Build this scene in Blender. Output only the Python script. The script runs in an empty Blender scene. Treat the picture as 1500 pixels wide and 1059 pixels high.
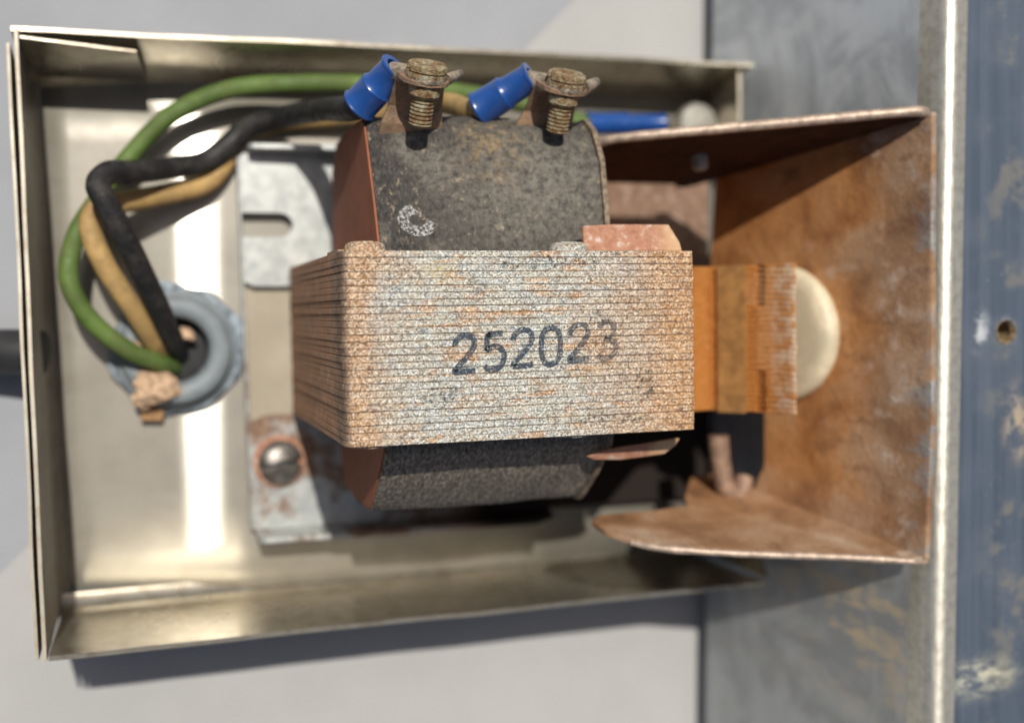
import bpy, bmesh, math, random
from mathutils import Vector, Matrix, noise
from mathutils.geometry import tessellate_polygon
random.seed(7)
R = math.radians
S = 0.001                                   # every length below is written in millimetres
scene = bpy.context.scene
COL = scene.collection

# ------------------------------------------------------------------ camera
cam_d = bpy.data.cameras.new('camera'); cam = bpy.data.objects.new('camera', cam_d); COL.objects.link(cam)
right = Vector((0.9505, -0.0163, 0.3104)).normalized()
back = Vector((-0.3079, 0.0459, 0.9503))
back = (back - right * back.dot(right)).normalized()
up = back.cross(right)
mw = Matrix(((right.x, up.x, back.x, 0), (right.y, up.y, back.y, 0), (right.z, up.z, back.z, 222 * S), (0, 0, 0, 1)))
cam.matrix_world = mw
cam_d.sensor_width = 36; cam_d.sensor_fit = 'HORIZONTAL'; cam_d.lens = 39.6
cam_d.clip_start = 0.005; cam_d.clip_end = 50
cam_d.dof.use_dof = True; cam_d.dof.focus_distance = 0.166; cam_d.dof.aperture_fstop = 8.5
scene.camera = cam

# ------------------------------------------------------------------ sky, sun, exposure
sun_dir = Vector((-0.11, 0.45, 1.0)).normalized()
elev = math.asin(sun_dir.z); azim = math.atan2(sun_dir.x, sun_dir.y)
w = bpy.data.worlds.new('World'); scene.world = w; w.use_nodes = True
nt = w.node_tree; bg = nt.nodes['Background']
sky = nt.nodes.new('ShaderNodeTexSky'); sky.sky_type = 'NISHITA'; sky.sun_disc = False
sky.sun_elevation = elev; sky.sun_rotation = azim; sky.air_density = 1.0; sky.dust_density = 4.0
nt.links.new(sky.outputs[0], bg.inputs[0]); bg.inputs[1].default_value = 0.052
sl = bpy.data.lights.new('sun', 'SUN'); sl.energy = 4.2; sl.angle = R(0.53); sl.color = (1.0, 0.94, 0.84)
so = bpy.data.objects.new('sun', sl); COL.objects.link(so); so.location = sun_dir
so.rotation_euler = sun_dir.to_track_quat('Z', 'Y').to_euler()
scene.view_settings.view_transform = 'Standard'; scene.view_settings.look = 'None'
scene.view_settings.exposure = 0.0; scene.view_settings.gamma = 1.0
try: scene.view_settings.use_curve_mapping = False
except Exception: pass
scene.cycles.max_bounces = 8; scene.cycles.diffuse_bounces = 4; scene.cycles.glossy_bounces = 4
scene.cycles.sample_clamp_indirect = 6.0
scene.cycles.use_denoising = True

# ------------------------------------------------------------------ material kit
class G:
    def __init__(s, name):
        s.m = bpy.data.materials.new(name); s.m.use_nodes = True; s.t = s.m.node_tree
        s.b = s.t.nodes['Principled BSDF']; s.out = s.t.nodes['Material Output']
        geo = s.t.nodes.new('ShaderNodeNewGeometry')
        v = s.t.nodes.new('ShaderNodeVectorMath'); v.operation = 'SCALE'; v.inputs[3].default_value = 1000.0
        s.t.links.new(geo.outputs['Position'], v.inputs[0]); s.P = v.outputs[0]; s._xyz = None
    def n(s, typ): return s.t.nodes.new(typ)
    def put(s, sock, v):
        if v is None: return
        if isinstance(v, bpy.types.NodeSocket): s.t.links.new(v, sock)
        elif isinstance(v, (tuple, list)) and sock.type == 'RGBA' and len(v) == 3: sock.default_value = (*v, 1)
        else: sock.default_value = v
    @property
    def xyz(s):
        if s._xyz is None:
            a = s.n('ShaderNodeSeparateXYZ'); s.put(a.inputs[0], s.P); s._xyz = a.outputs
        return s._xyz
    def stretch(s, k, off=(0, 0, 0)):
        a = s.n('ShaderNodeMapping'); s.put(a.inputs[0], s.P); a.inputs[3].default_value = k; a.inputs[1].default_value = off
        return a.outputs[0]
    def noise(s, scale, detail=4, rough=.6, vec=None, dist=0):
        a = s.n('ShaderNodeTexNoise'); s.put(a.inputs['Vector'], vec or s.P)
        a.inputs['Scale'].default_value = scale; a.inputs['Detail'].default_value = detail
        a.inputs['Roughness'].default_value = rough; a.inputs['Distortion'].default_value = dist
        return a.outputs['Fac']
    def voro(s, scale, vec=None):
        a = s.n('ShaderNodeTexVoronoi'); s.put(a.inputs['Vector'], vec or s.P); a.inputs['Scale'].default_value = scale
        return a
    def ramp(s, fac, stops, mode='LINEAR'):
        a = s.n('ShaderNodeValToRGB'); s.put(a.inputs[0], fac); a.color_ramp.interpolation = mode
        e = a.color_ramp.elements
        while len(e) < len(stops): e.new(.5)
        for k, (p, c) in enumerate(stops):
            e[k].position = p; e[k].color = (*c, 1) if isinstance(c, tuple) else (c, c, c, 1)
        return a.outputs[0]
    def mix(s, f, a, b, mode='MIX'):
        x = s.n('ShaderNodeMix'); x.data_type = 'RGBA'; x.blend_type = mode; x.clamp_factor = True
        s.put(x.inputs[0], f); s.put(x.inputs[6], a); s.put(x.inputs[7], b); return x.outputs[2]
    def math(s, op, a, b=None, c=None, clamp=False):
        x = s.n('ShaderNodeMath'); x.operation = op; x.use_clamp = clamp
        s.put(x.inputs[0], a); s.put(x.inputs[1], b)
        if c is not None: s.put(x.inputs[2], c)
        return x.outputs[0]
    def rng(s, v, a, b, lo=0., hi=1.):
        x = s.n('ShaderNodeMapRange'); x.interpolation_type = 'SMOOTHSTEP'
        s.put(x.inputs[0], v); x.inputs[1].default_value = a; x.inputs[2].default_value = b
        x.inputs[3].default_value = lo; x.inputs[4].default_value = hi; return x.outputs[0]
    def spot(s, c, rad, k=(1, 1, 1)):
        """soft 0..1 mask round a world point (mm)"""
        a = s.n('ShaderNodeVectorMath'); a.operation = 'SUBTRACT'; s.put(a.inputs[0], s.P); a.inputs[1].default_value = c
        m = s.n('ShaderNodeVectorMath'); m.operation = 'MULTIPLY'; s.put(m.inputs[0], a.outputs[0]); m.inputs[1].default_value = k
        l = s.n('ShaderNodeVectorMath'); l.operation = 'LENGTH'; s.put(l.inputs[0], m.outputs[0])
        return s.rng(l.outputs['Value'], rad, 0)
    def bump(s, h, strength=.3, dist=.0003, normal=None):
        x = s.n('ShaderNodeBump'); x.inputs['Strength'].default_value = strength; x.inputs['Distance'].default_value = dist
        s.put(x.inputs['Height'], h)
        if normal is not None: s.put(x.inputs['Normal'], normal)
        return x.outputs[0]
    def done(s, color, rough=.6, metal=0., normal=None, spec=None, **kw):
        s.put(s.b.inputs['Base Color'], color); s.put(s.b.inputs['Roughness'], rough); s.put(s.b.inputs['Metallic'], metal)
        if normal is not None: s.put(s.b.inputs['Normal'], normal)
        if spec is not None: s.put(s.b.inputs['Specular IOR Level'], spec)
        for k, v in kw.items(): s.put(s.b.inputs[k.replace('_', ' ')], v)
        return s.m
    def tangent(s, v):
        c = s.n('ShaderNodeCombineXYZ')
        for i in range(3): c.inputs[i].default_value = v[i]
        s.put(s.b.inputs['Tangent'], c.outputs[0])

M = {}
def box_metal(name, base, tangent=None, aniso=0., metal=.75, rough=.36):
    g = G(name)
    brush = g.noise(1.0, 3, .6, g.stretch((.05, 5, 5)))
    blotch = g.noise(.07, 5, .6); spk = g.noise(.5, 6, .7)
    c = g.mix(g.rng(blotch, .35, .7), base, tuple(x * .78 for x in base))
    c = g.mix(g.math('MULTIPLY', brush, .30), c, tuple(x * .62 for x in base))
    c = g.mix(g.rng(spk, .66, .74, 0, .6), c, (.20, .13, .08))
    if 'floor' in name:
        sm = g.noise(.06, 5, .65, g.stretch((.5, 1.4, 1), (7, 3, 1)), .8); fl_ = g.noise(1.1, 5, .75)
        c = g.mix(g.rng(sm, .48, .66, 0, .45), c, (.21, .185, .145)); c = g.mix(g.rng(fl_, .63, .70, 0, .55), c, (.13, .09, .06))
    if 'wall' in name: c = g.mix(g.rng(g.noise(.35, 5, .7), .44, .66, 0, .45), c, (.24, .165, .10))
    n = g.bump(g.math('ADD', brush, g.math('MULTIPLY', blotch, 3)), .05, .0004)
    r = g.rng(blotch, .3, .7, rough - .03, rough + .05)
    if tangent:
        g.tangent(tangent); g.put(g.b.inputs['Anisotropic'], aniso)
    return g.done(c, r, metal, n)
M['box_floor'] = box_metal('box floor metal', (.305, .288, .245), None, 0, .18, .42)
def brushed(m, fac, rough, aniso, tan):
    t = m.node_tree; pb = t.nodes['Principled BSDF']; out = t.nodes['Material Output']
    gl = t.nodes.new('ShaderNodeBsdfAnisotropic'); gl.distribution = 'BECKMANN'
    gl.inputs['Color'].default_value = (.95, .92, .84, 1); gl.inputs['Roughness'].default_value = rough; gl.inputs['Anisotropy'].default_value = aniso
    c = t.nodes.new('ShaderNodeCombineXYZ')
    for i in range(3): c.inputs[i].default_value = tan[i]
    t.links.new(c.outputs[0], gl.inputs['Tangent'])
    mx = t.nodes.new('ShaderNodeMixShader'); mx.inputs[0].default_value = fac
    t.links.new(pb.outputs[0], mx.inputs[1]); t.links.new(gl.outputs[0], mx.inputs[2]); t.links.new(mx.outputs[0], out.inputs['Surface'])
brushed(M['box_floor'], .075, .155, .88, (1, 0, 0))
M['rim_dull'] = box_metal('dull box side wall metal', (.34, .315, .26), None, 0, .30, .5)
M['box_wall'] = box_metal('box wall metal', (.56, .515, .42), None, 0, .82, .24)

def galv():
    g = G('galvanised plate with rust')
    v = g.voro(.45); sp = g.noise(.35, 5, .6); big = g.noise(.11, 4, .6)
    c = g.mix(g.rng(sp, .35, .65), (.33, .35, .35), (.46, .48, .47))
    rust = g.math('MULTIPLY', g.rng(big, .46, .60), g.rng(g.xyz[1], 4, -18), clamp=True)
    rust = g.math('MAXIMUM', rust, g.rng(g.xyz[0], 40, 66))
    rc = g.ramp(g.noise(.5, 6, .7), [(.3, (.10, .045, .025)), (.55, (.22, .12, .07)), (.75, (.40, .33, .27))])
    c = g.mix(g.math('MULTIPLY', rust, .9), c, rc)
    pan_shade = g.math('MULTIPLY', g.rng(g.xyz[1], -17, -21), g.rng(g.xyz[0], 56, 66), clamp=True)  # shade under core and armature painted near-black on the pan
    c = g.mix(pan_shade, c, (.016, .011, .009))
    return g.done(c, g.rng(rust, 0, 1, .42, .85), g.rng(rust, 0, 1, .35, .05), g.bump(sp, .12, .0003), spec=.3)
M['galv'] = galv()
M['galv_tan'] = box_metal('stained recessed plate', (.40, .35, .27), None, 0, .15, .5)

def rust_sheet():
    g = G('rusted sheet steel')
    a = g.noise(.085, 5, .55, dist=.5); b = g.noise(1.3, 5, .7); d = g.noise(.22, 5, .6); e = g.noise(.045, 3, .5)
    warm = g.ramp(a, [(.30, (.22, .085, .028)), (.45, (.40, .18, .060)), (.58, (.47, .235, .095)), (.74, (.44, .27, .15))])
    cool = g.ramp(a, [(.30, (.17, .095, .055)), (.48, (.29, .175, .10)), (.62, (.38, .265, .18)), (.78, (.52, .43, .34))])
    x = g.math('ADD', g.xyz[0], g.math('MULTIPLY', g.math('SUBTRACT', e, .5), 16))
    low = g.rng(g.xyz[1], -28, -40, 0, .9)
    c = g.mix(g.math('MAXIMUM', g.rng(x, 115, 121), low), warm, cool)
    c = g.mix(g.rng(b, .40, .75, 0, .45), c, (.22, .10, .05))
    pale = g.math('MULTIPLY', g.rng(d, .54, .74), g.rng(x, 114, 121), clamp=True)
    c = g.mix(g.math('MULTIPLY', pale, .55), c, (.62, .54, .48))
    bare = g.math('MULTIPLY', g.rng(x, 121.5, 124.5), g.rng(d, .46, .58), clamp=True)
    c = g.mix(g.math('MULTIPLY', bare, .75), c, (.30, .32, .33))
    stain = g.rng(g.noise(.16, 5, .65, g.stretch((1, 1, .5), (4, 9, 2))), .56, .70, 0, .6)
    c = g.mix(stain, c, (.15, .075, .045))
    n = g.bump(g.math('ADD', g.math('MULTIPLY', b, .7), g.math('MULTIPLY', d, 2.5)), .40, .0005)
    return g.done(c, g.rng(bare, 0, 1, .78, .45), g.rng(bare, 0, 1, .0, .4), n, spec=.25)
M['rust'] = rust_sheet()
def shaded_rust():
    g = G('rust with painted shade'); d = g.noise(.25, 5, .65); e = g.noise(1.6, 4, .7)  # darker copy of the rust, shade painted in for the unlit upper flange
    c = g.ramp(d, [(.35, (.030, .013, .008)), (.6, (.065, .028, .016)), (.8, (.12, .06, .035))])
    return g.done(c, .8, 0, g.bump(g.math('ADD', d, e), .3, .0003), spec=.2)
M['shaded_rust'] = shaded_rust()

def lam(name, orange_bias):
    g = G(name)
    vo = g.voro(4.6); vs = g.n('ShaderNodeSeparateColor'); g.put(vs.inputs[0], vo.outputs['Color']); ra, rb = vs.outputs[0], vs.outputs[1]
    gr = g.noise(3.4, 4, .8); mid = g.noise(.5, 5, .65, g.stretch((.5, 1.3, 1))); big = g.noise(.09, 4, .6)
    pale = g.ramp(ra, [(0., (.10, .085, .065)), (.13, (.20, .165, .12)), (.25, (.34, .29, .22)), (.5, (.48, .44, .35)), (.78, (.60, .57, .48)), (1., (.84, .81, .72))])
    grey = g.ramp(ra, [(0., (.09, .10, .105)), (.2, (.20, .22, .23)), (.5, (.36, .39, .40)), (.8, (.50, .54, .55)), (1., (.78, .82, .82))])
    rustc = g.ramp(ra, [(0., (.09, .035, .014)), (.2, (.24, .10, .035)), (.45, (.44, .21, .08)), (.75, (.58, .34, .16)), (1., (.86, .66, .44))])
    c = g.mix(g.math('MULTIPLY', g.rng(rb, .3, .8), g.rng(mid, .36, .58, .25, 1)), pale, grey)
    x = g.math('ADD', g.xyz[0], g.math('MULTIPLY', g.math('SUBTRACT', big, .5), 26))
    rm = g.math('MAXIMUM', g.rng(x, 58 - orange_bias, 78 - orange_bias, 0, .95), g.rng(x, 36, 27, 0, .8))
    streak = g.noise(.55, 5, .7, g.stretch((.28, 1, 1), (3, 5, 1)))
    rm = g.math('MAXIMUM', rm, g.rng(streak, .50, .66, 0, .85))
    rm = g.math('MULTIPLY', rm, g.rng(vs.outputs[2], .05, .55, .5, 1))
    c = g.mix(rm, c, rustc)
    fr = g.math('FRACT', g.math('DIVIDE', g.math('SUBTRACT', 8.6, g.xyz[1]), 27.7 / 28))
    ed = g.math('ABSOLUTE', g.math('SUBTRACT', fr, .5))
    c = g.mix(g.math('MULTIPLY', g.rng(ed, .36, .48), g.rng(g.noise(.25, 5, .7, g.stretch((.35, 1, 1), (2, 7, 3))), .42, .62, .05, .8)), c, (.20, .085, .03))
    dark = g.rng(g.noise(.75, 5, .7, g.stretch((.45, 1, 1), (9, 2, 4))), .60, .70, 0, .8)
    c = g.mix(dark, c, (.05, .047, .043))
    yel = g.math('MULTIPLY', g.spot((40.6, 5.6, 65), 3.2, (.8, 1.4, 1)), g.rng(gr, .42, .6))
    c = g.mix(g.math('MULTIPLY', yel, .7), c, (.62, .46, .14))
    side = g.rng(g.xyz[0], 27.0, 26.7)                       # the left flank is more evenly red-brown
    sc = g.ramp(g.noise(.5, 5, .7), [(.3, (.17, .07, .035)), (.55, (.36, .17, .09)), (.75, (.50, .33, .23))])
    c = g.mix(g.math('MULTIPLY', side, g.rng(g.xyz[2], 66, 50, .2, .85)), c, sc)
    oil = g.math('MULTIPLY', g.rng(g.xyz[2], 52, 61), g.rng(g.xyz[0], 27.4, 26.8))
    c = g.mix(g.math('MULTIPLY', oil, g.rng(mid, .35, .6, .35, .8)), c, (.06, .045, .04))
    c = g.mix(.85, c, (1.24, 1.27, 1.30), 'MULTIPLY')
    avg = g.mix(rm, g.mix(g.rng(mid, .4, .6), (.41, .395, .34), (.36, .385, .39)), (.43, .24, .11))
    c = g.mix(.24, c, avg)
    n = g.bump(g.math('ADD', gr, g.math('MULTIPLY', vo.outputs['Distance'], -.8)), .6, .0003)
    return g.done(c, .72, 0.08, n, spec=.3)
M['lam'] = lam('rusty lamination edge', 0)

def arm():
    g = G('orange rust lamination')
    gr = g.noise(2.2, 4, .7); d = g.noise(.5, 5, .6)
    c = g.ramp(gr, [(.28, (.24, .085, .018)), (.5, (.50, .20, .045)), (.7, (.64, .33, .12))])
    pale = g.math('MULTIPLY', g.rng(d, .42, .62), g.rng(g.xyz[2], 46.2, 48.6), clamp=True)
    c = g.mix(g.math('MULTIPLY', pale, .75), c, (.66, .54, .42))
    return g.done(c, .85, 0, g.bump(gr, .5, .0003), spec=.2)
M['arm'] = arm()

def paper():
    g = G('dusty black insulation paper')
    fib = g.noise(2.2, 4, .7, g.stretch((1, .45, .45))); d = g.noise(.75, 6, .75); big = g.noise(.10, 3, .6)
    c = g.ramp(fib, [(.3, (.012, .012, .013)), (.55, (.052, .048, .045)), (.75, (.13, .118, .10))])
    top = g.rng(g.xyz[1], 0, 12); low = g.rng(g.xyz[1], -18, -22)
    c = g.mix(g.math('MULTIPLY', low, .85), c, g.ramp(fib, [(.32, (.06, .05, .042)), (.5, (.19, .16, .13)), (.68, (.42, .37, .31))]))  # lower paper painted paler, standing for the sunlit strip below the core
    specks = g.noise(.62, 5, .72, g.stretch((1, 1, 1), (5, 1, 8)))
    dust = g.math('MULTIPLY', g.rng(specks, .57, .68), top, clamp=True)
    c = g.mix(g.math('MULTIPLY', dust, .75), c, g.ramp(fib, [(.3, (.15, .115, .075)), (.7, (.46, .38, .27))]))
    cloud = g.math('MULTIPLY', g.math('MAXIMUM', g.spot((60, 19, 50), 21, (.75, 1, .8)), g.rng(big, .46, .62, 0, .8)), g.rng(g.noise(.9, 6, .75), .30, .66))
    c = g.mix(g.math('MULTIPLY', g.math('MULTIPLY', cloud, top), .85), c, (.235, .215, .18))
    ochre = g.math('MULTIPLY', g.spot((53, 25, 48), 9), g.rng(specks, .44, .6))
    c = g.mix(g.math('MULTIPLY', ochre, .6), c, (.33, .23, .11))
    return g.done(c, .8, 0, g.bump(g.math('ADD', fib, d), .55, .0004), spec=.35)
M['paper'] = paper()

def plain(name, col, rough=.5, metal=0., var=.25, sc=.6, bump=.15, **kw):
    g = G(name); d = g.noise(sc, 5, .65); e = g.noise(sc * 5, 3, .6)
    c = g.mix(g.rng(d, .35, .68), tuple(x * (1 - var) for x in col), tuple(min(1, x * (1 + var)) for x in col))
    return g.done(c, rough, metal, g.bump(g.math('ADD', d, e), bump, .0003), **kw)
M['cheek'] = plain('red brown fibre board', (.27, .088, .042), .75, var=.12, sc=.25, bump=.1)
M['cheek_edge'] = plain('dusty fibre board', (.20, .15, .105), .75, var=.5, sc=.9, bump=.4)
M['blue'] = plain('blue vinyl sleeve', (.020, .10, .40), .28, var=.12, sc=.2, bump=.06, Transmission_Weight=.35, Coat_Weight=.3)
def wire(name, col, dirt, rough):
    g = G(name); a = g.noise(.35, 5, .7); b = g.noise(1.4, 5, .75); l = g.noise(.12, 3, .6)
    c = g.mix(g.rng(l, .35, .65), tuple(x * .78 for x in col), tuple(x * 1.15 for x in col))
    c = g.mix(g.rng(a, .46, .66, 0, .55), c, dirt); c = g.mix(g.rng(b, .60, .70, 0, .6), c, tuple(x * .5 for x in dirt))
    return g.done(c, g.rng(a, .4, .7, rough, .85), 0, g.bump(g.math('ADD', a, g.math('MULTIPLY', b, .5)), .35, .0004), spec=.35)
M['wire_black'] = wire('dusty black wire insulation', (.020, .020, .021), (.060, .052, .045), .42)
M['wire_tan'] = wire('yellowed white wire insulation', (.44, .29, .115), (.26, .17, .085), .5)
M['wire_green'] = wire('dull green wire insulation', (.10, .165, .040), (.12, .125, .05), .5)
M['grommet'] = plain('grey plastic bushing', (.20, .235, .26), .55, var=.12, sc=.25, bump=.08)
M['sealant'] = plain('chalky blue grey corrosion', (.25, .30, .35), .8, var=.45, sc=.5, bump=.6)
M['crumb'] = plain('crumbling tan filler', (.52, .36, .24), .85, var=.35, sc=.7, bump=.5)
M['cord'] = plain('black rubber cord', (.022, .022, .024), .55, var=.3, sc=.2, bump=.1)
M['cream'] = plain('cream rubber', (.64, .56, .40), .5, var=.2, sc=.10, bump=.1)
M['steel'] = plain('dull bolt steel', (.27, .25, .23), .42, .75, var=.35, sc=.4, bump=.2)
M['zinc'] = plain('tinned lug metal', (.36, .30, .23), .5, .55, var=.45, sc=.8, bump=.5)
M['pale_screw'] = plain('dull zinc screw', (.33, .32, .29), .6, .3, var=.2, sc=.5, bump=.2)
M['edge_steel'] = plain('bare sheared steel edge', (.50, .39, .31), .5, .45, var=.3, sc=.5, bump=.3)
M['pin'] = plain('dull brown pin', (.26, .165, .115), .6, .1, var=.3, sc=.5, bump=.3)
M['strip'] = plain('brown varnished strip', (.30, .16, .055), .5, var=.25, sc=.4, bump=.2)
M['dark'] = plain('dark recess rust', (.03, .015, .01), .9, var=.3)

def brass():
    g = G('corroded brass screw'); d = g.noise(.8, 6, .7); e = g.noise(3, 3, .7)
    c = g.ramp(d, [(.3, (.15, .07, .03)), (.45, (.32, .20, .10)), (.56, (.44, .37, .22)), (.7, (.66, .65, .52))])
    c = g.mix(g.rng(e, .56, .7, 0, .7), c, (.16, .09, .04))
    return g.done(c, .6, .25, g.bump(g.math('ADD', d, e), .9, .0008))
M['brass'] = brass()
def tabm():
    g = G('stained terminal tab'); d = g.noise(.5, 6, .7); e = g.noise(2.4, 3, .7)
    c = g.ramp(d, [(.3, (.15, .10, .065)), (.5, (.30, .20, .13)), (.7, (.42, .25, .14))])
    c = g.mix(g.rng(e, .5, .7, 0, .5), c, (.11, .085, .065))
    return g.done(c, .6, .3, g.bump(g.math('ADD', d, e), .5, .0003))
M['tab'] = tabm()
def clip():
    g = G('rusty clip'); d = g.noise(.6, 6, .7); e = g.noise(2.4, 3, .7)
    c = g.ramp(d, [(.3, (.28, .11, .06)), (.55, (.43, .22, .14)), (.7, (.60, .55, .50))])
    c = g.mix(g.rng(g.xyz[0], 76, 80, 0, .7), c, (.62, .42, .24))
    return g.done(c, .75, .05, g.bump(g.math('ADD', d, e), .4, .0003))
M['clip'] = clip()

def beam_side():
    g = G('weathered housing side'); a = g.noise(.045, 6, .65, dist=1.2); b = g.noise(.5, 6, .7); st = g.noise(.35, 4, .6, g.stretch((3, .12, .6)))
    c = g.mix(g.rng(a, .38, .62), (.40, .435, .465), (.60, .645, .68))
    c = g.mix(g.rng(st, .45, .75, 0, .15), c, (.20, .20, .20))
    c = g.mix(g.rng(g.noise(.07, 6, .7, dist=.8), .50, .68, 0, .6), c, (.62, .65, .66))
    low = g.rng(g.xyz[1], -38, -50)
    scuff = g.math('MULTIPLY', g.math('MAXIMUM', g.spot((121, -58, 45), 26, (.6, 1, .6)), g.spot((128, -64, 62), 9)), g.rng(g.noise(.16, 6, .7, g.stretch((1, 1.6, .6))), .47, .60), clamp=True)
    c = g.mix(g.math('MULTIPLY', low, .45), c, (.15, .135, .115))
    c = g.mix(g.math('MULTIPLY', scuff, .85), c, (.58, .47, .31))
    return g.done(c, g.rng(scuff, 0, 1, .45, .85), g.rng(scuff, 0, 1, .30, .05), g.bump(g.math('ADD', a, g.math('MULTIPLY', b, .3)), .2, .0005))
M['beam_side'] = beam_side()
def beam_front():
    g = G('blue grey housing front'); st = g.noise(.5, 5, .6, g.stretch((1.3, .03, 1))); d = g.noise(.25, 6, .7); b = g.noise(1.4, 4, .7)
    c = g.mix(g.rng(st, .35, .68), (.10, .13, .175), (.135, .17, .225))
    c = g.mix(g.rng(g.noise(.06, 4, .6), .45, .65, 0, .5), c, (.165, .20, .25))
    grime = g.math('MULTIPLY', g.rng(g.noise(.12, 5, .65), .50, .62), g.rng(g.xyz[0], 133, 140), clamp=True)
    c = g.mix(g.math('MULTIPLY', grime, .6), c, (.30, .28, .235))
    chalk = g.math('MULTIPLY', g.math('MAXIMUM', g.spot((134.6, -5.0, 65), 4.2, (1.2, .8, 1)), g.spot((140.1, -5.2, 65), 3.4)), g.rng(d, .44, .60), clamp=True)
    c = g.mix(g.math('MULTIPLY', chalk, .8), c, (.52, .55, .57))
    sc = g.math('MULTIPLY', g.spot((134.5, -64.5, 65), 10.5, (.8, 1.9, 1)), g.rng(g.noise(.45, 6, .7, g.stretch((.6, 1.2, 1))), .36, .66), clamp=True)
    c = g.mix(g.math('MULTIPLY', sc, .8), c, (.62, .60, .42))
    rs = g.math('MULTIPLY', g.spot((142.5, -21, 65), 7, (1.5, .7, 1)), g.rng(d, .44, .58), clamp=True)
    c = g.mix(g.math('MULTIPLY', rs, .8), c, (.42, .32, .20))
    specks = g.rng(g.voro(.55).outputs['Distance'], .10, .05, 0, .7)
    c = g.mix(g.math('MULTIPLY', specks, g.rng(b, .5, .6)), c, (.6, .62, .62))
    any_ = g.math('MAXIMUM', chalk, g.math('MAXIMUM', sc, rs))
    return g.done(c, g.rng(any_, 0, 1, .38, .85), g.rng(any_, 0, 1, .45, .0), g.bump(g.math('ADD', st, g.math('MULTIPLY', b, .4)), .15, .0003))
M['beam_front'] = beam_front()
M['table'] = plain('pale grey table top', (.29, .305, .335), .8, var=.05, sc=.03, bump=.05)
M['sheet'] = plain('pale paper sheet', (.375, .375, .375), .85, var=.04, sc=.03, bump=.05)

def worn(name, col, fade, lo, hi, sc=1.6, mx=.92):
    """print or chalk that has partly rubbed off: the mesh shows only where it still sticks"""
    g = G(name)
    d = g.noise(sc, 4, .75)
    a = g.math('MULTIPLY', g.rng(d, lo, hi), mx)
    if fade: a = g.math('MULTIPLY', a, g.rng(g.xyz[0], *fade))
    g.done(col, .8)
    g.put(g.b.inputs['Alpha'], a)
    return g.m
M['ink'] = worn('rubbed blue black ink', (.03, .05, .08), (76, 51, .36, .95), .33, .56, 3.0)
M['smudge'] = worn('smudged ink', (.035, .045, .055), None, .50, .70, 1.8, .6)
M['chalk'] = worn('white crayon', (.62, .63, .62), None, .42, .60, 2.0, .62)

# ------------------------------------------------------------------ mesh kit
def origin(o):
    v = Vector((0, 0, 0))
    while o is not None: v += o.location; o = o.parent
    return v
def tag(o, label=None, cat=None, group=None, kind=None):
    if label: o['label'] = label
    if cat: o['category'] = cat
    if group: o['group'] = group
    if kind: o['kind'] = kind
    return o
def thing(name, loc, label, cat, group=None):
    o = bpy.data.objects.new(name, None); COL.objects.link(o); o.location = Vector(loc) * S
    o.empty_display_size = .01
    return tag(o, label, cat, group)
def link(name, me, parent=None):
    o = bpy.data.objects.new(name, me); COL.objects.link(o)
    if parent is not None: o.parent = parent
    return o
def mesh(name, vf, mat, parent=None, smooth=False, bevel=0, base=None):
    v, f = vf
    off = origin(parent) if parent is not None else Vector(base or (0, 0, 0)) * S
    me = bpy.data.meshes.new(name); me.from_pydata([Vector(p) * S - off for p in v], [], f); me.update()
    bm = bmesh.new(); bm.from_mesh(me); bmesh.ops.recalc_face_normals(bm, faces=bm.faces); bm.to_mesh(me); bm.free()
    me.materials.append(M[mat])
    if smooth:
        me.polygons.foreach_set('use_smooth', [True] * len(me.polygons))
        try: me.set_sharp_from_angle(angle=R(40))
        except Exception: pass
    o = link(name, me, parent)
    if parent is None and base: o.location = Vector(base) * S
    if bevel:
        b = o.modifiers.new('bevel', 'BEVEL'); b.width = bevel * S; b.segments = 2; b.limit_method = 'ANGLE'; b.angle_limit = R(35)
    return o
def join(*parts):
    V, F = [], []
    for v, f in parts:
        k = len(V); V += list(v); F += [tuple(i + k for i in q) for q in f]
    return V, F
def prism(poly, a0, a1, to3, ch=0.0):
    """closed 2-D polygon run from a0 to a1; ch > 0 shrinks the end loops for a chamfered edge"""
    n = len(poly); c = (sum(p[0] for p in poly) / n, sum(p[1] for p in poly) / n)
    def inset(k):
        out = []
        for i, p in enumerate(poly):
            a, b = Vector(poly[i - 1]), Vector(poly[(i + 1) % n]); q = Vector(p)
            d1 = (q - a).normalized(); d2 = (b - q).normalized(); t = (d1 + d2)
            t = t.normalized() if t.length > 1e-6 else d1
            out.append(q + Vector((-t.y, t.x)) * k * AREA)
        return out
    area = sum(poly[i - 1][0] * poly[i][1] - poly[i][0] * poly[i - 1][1] for i in range(n))
    AREA = 1 if area > 0 else -1
    loops = [(poly, a0), (poly, a1)] if not ch else [(inset(ch), a0), (poly, a0 + ch * (1 if a1 > a0 else -1)), (poly, a1 - ch * (1 if a1 > a0 else -1)), (inset(ch), a1)]
    V, F = [], []
    for pl, h in loops: V += [to3(p[0], p[1], h) for p in pl]
    for k in range(len(loops) - 1):
        for i in range(n):
            j = (i + 1) % n; F.append((k * n + i, k * n + j, (k + 1) * n + j, (k + 1) * n + i))
    tri = tessellate_polygon([[Vector((p[0], p[1], 0)) for p in poly]])
    m = (len(loops) - 1) * n
    for t in tri: F.append(tuple(t)); F.append(tuple(i + m for i in reversed(t)))
    return V, F
AX = {'X': lambda u, v, h: (h, u, v), 'Y': lambda u, v, h: (u, h, v), 'Z': lambda u, v, h: (u, v, h)}
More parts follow.
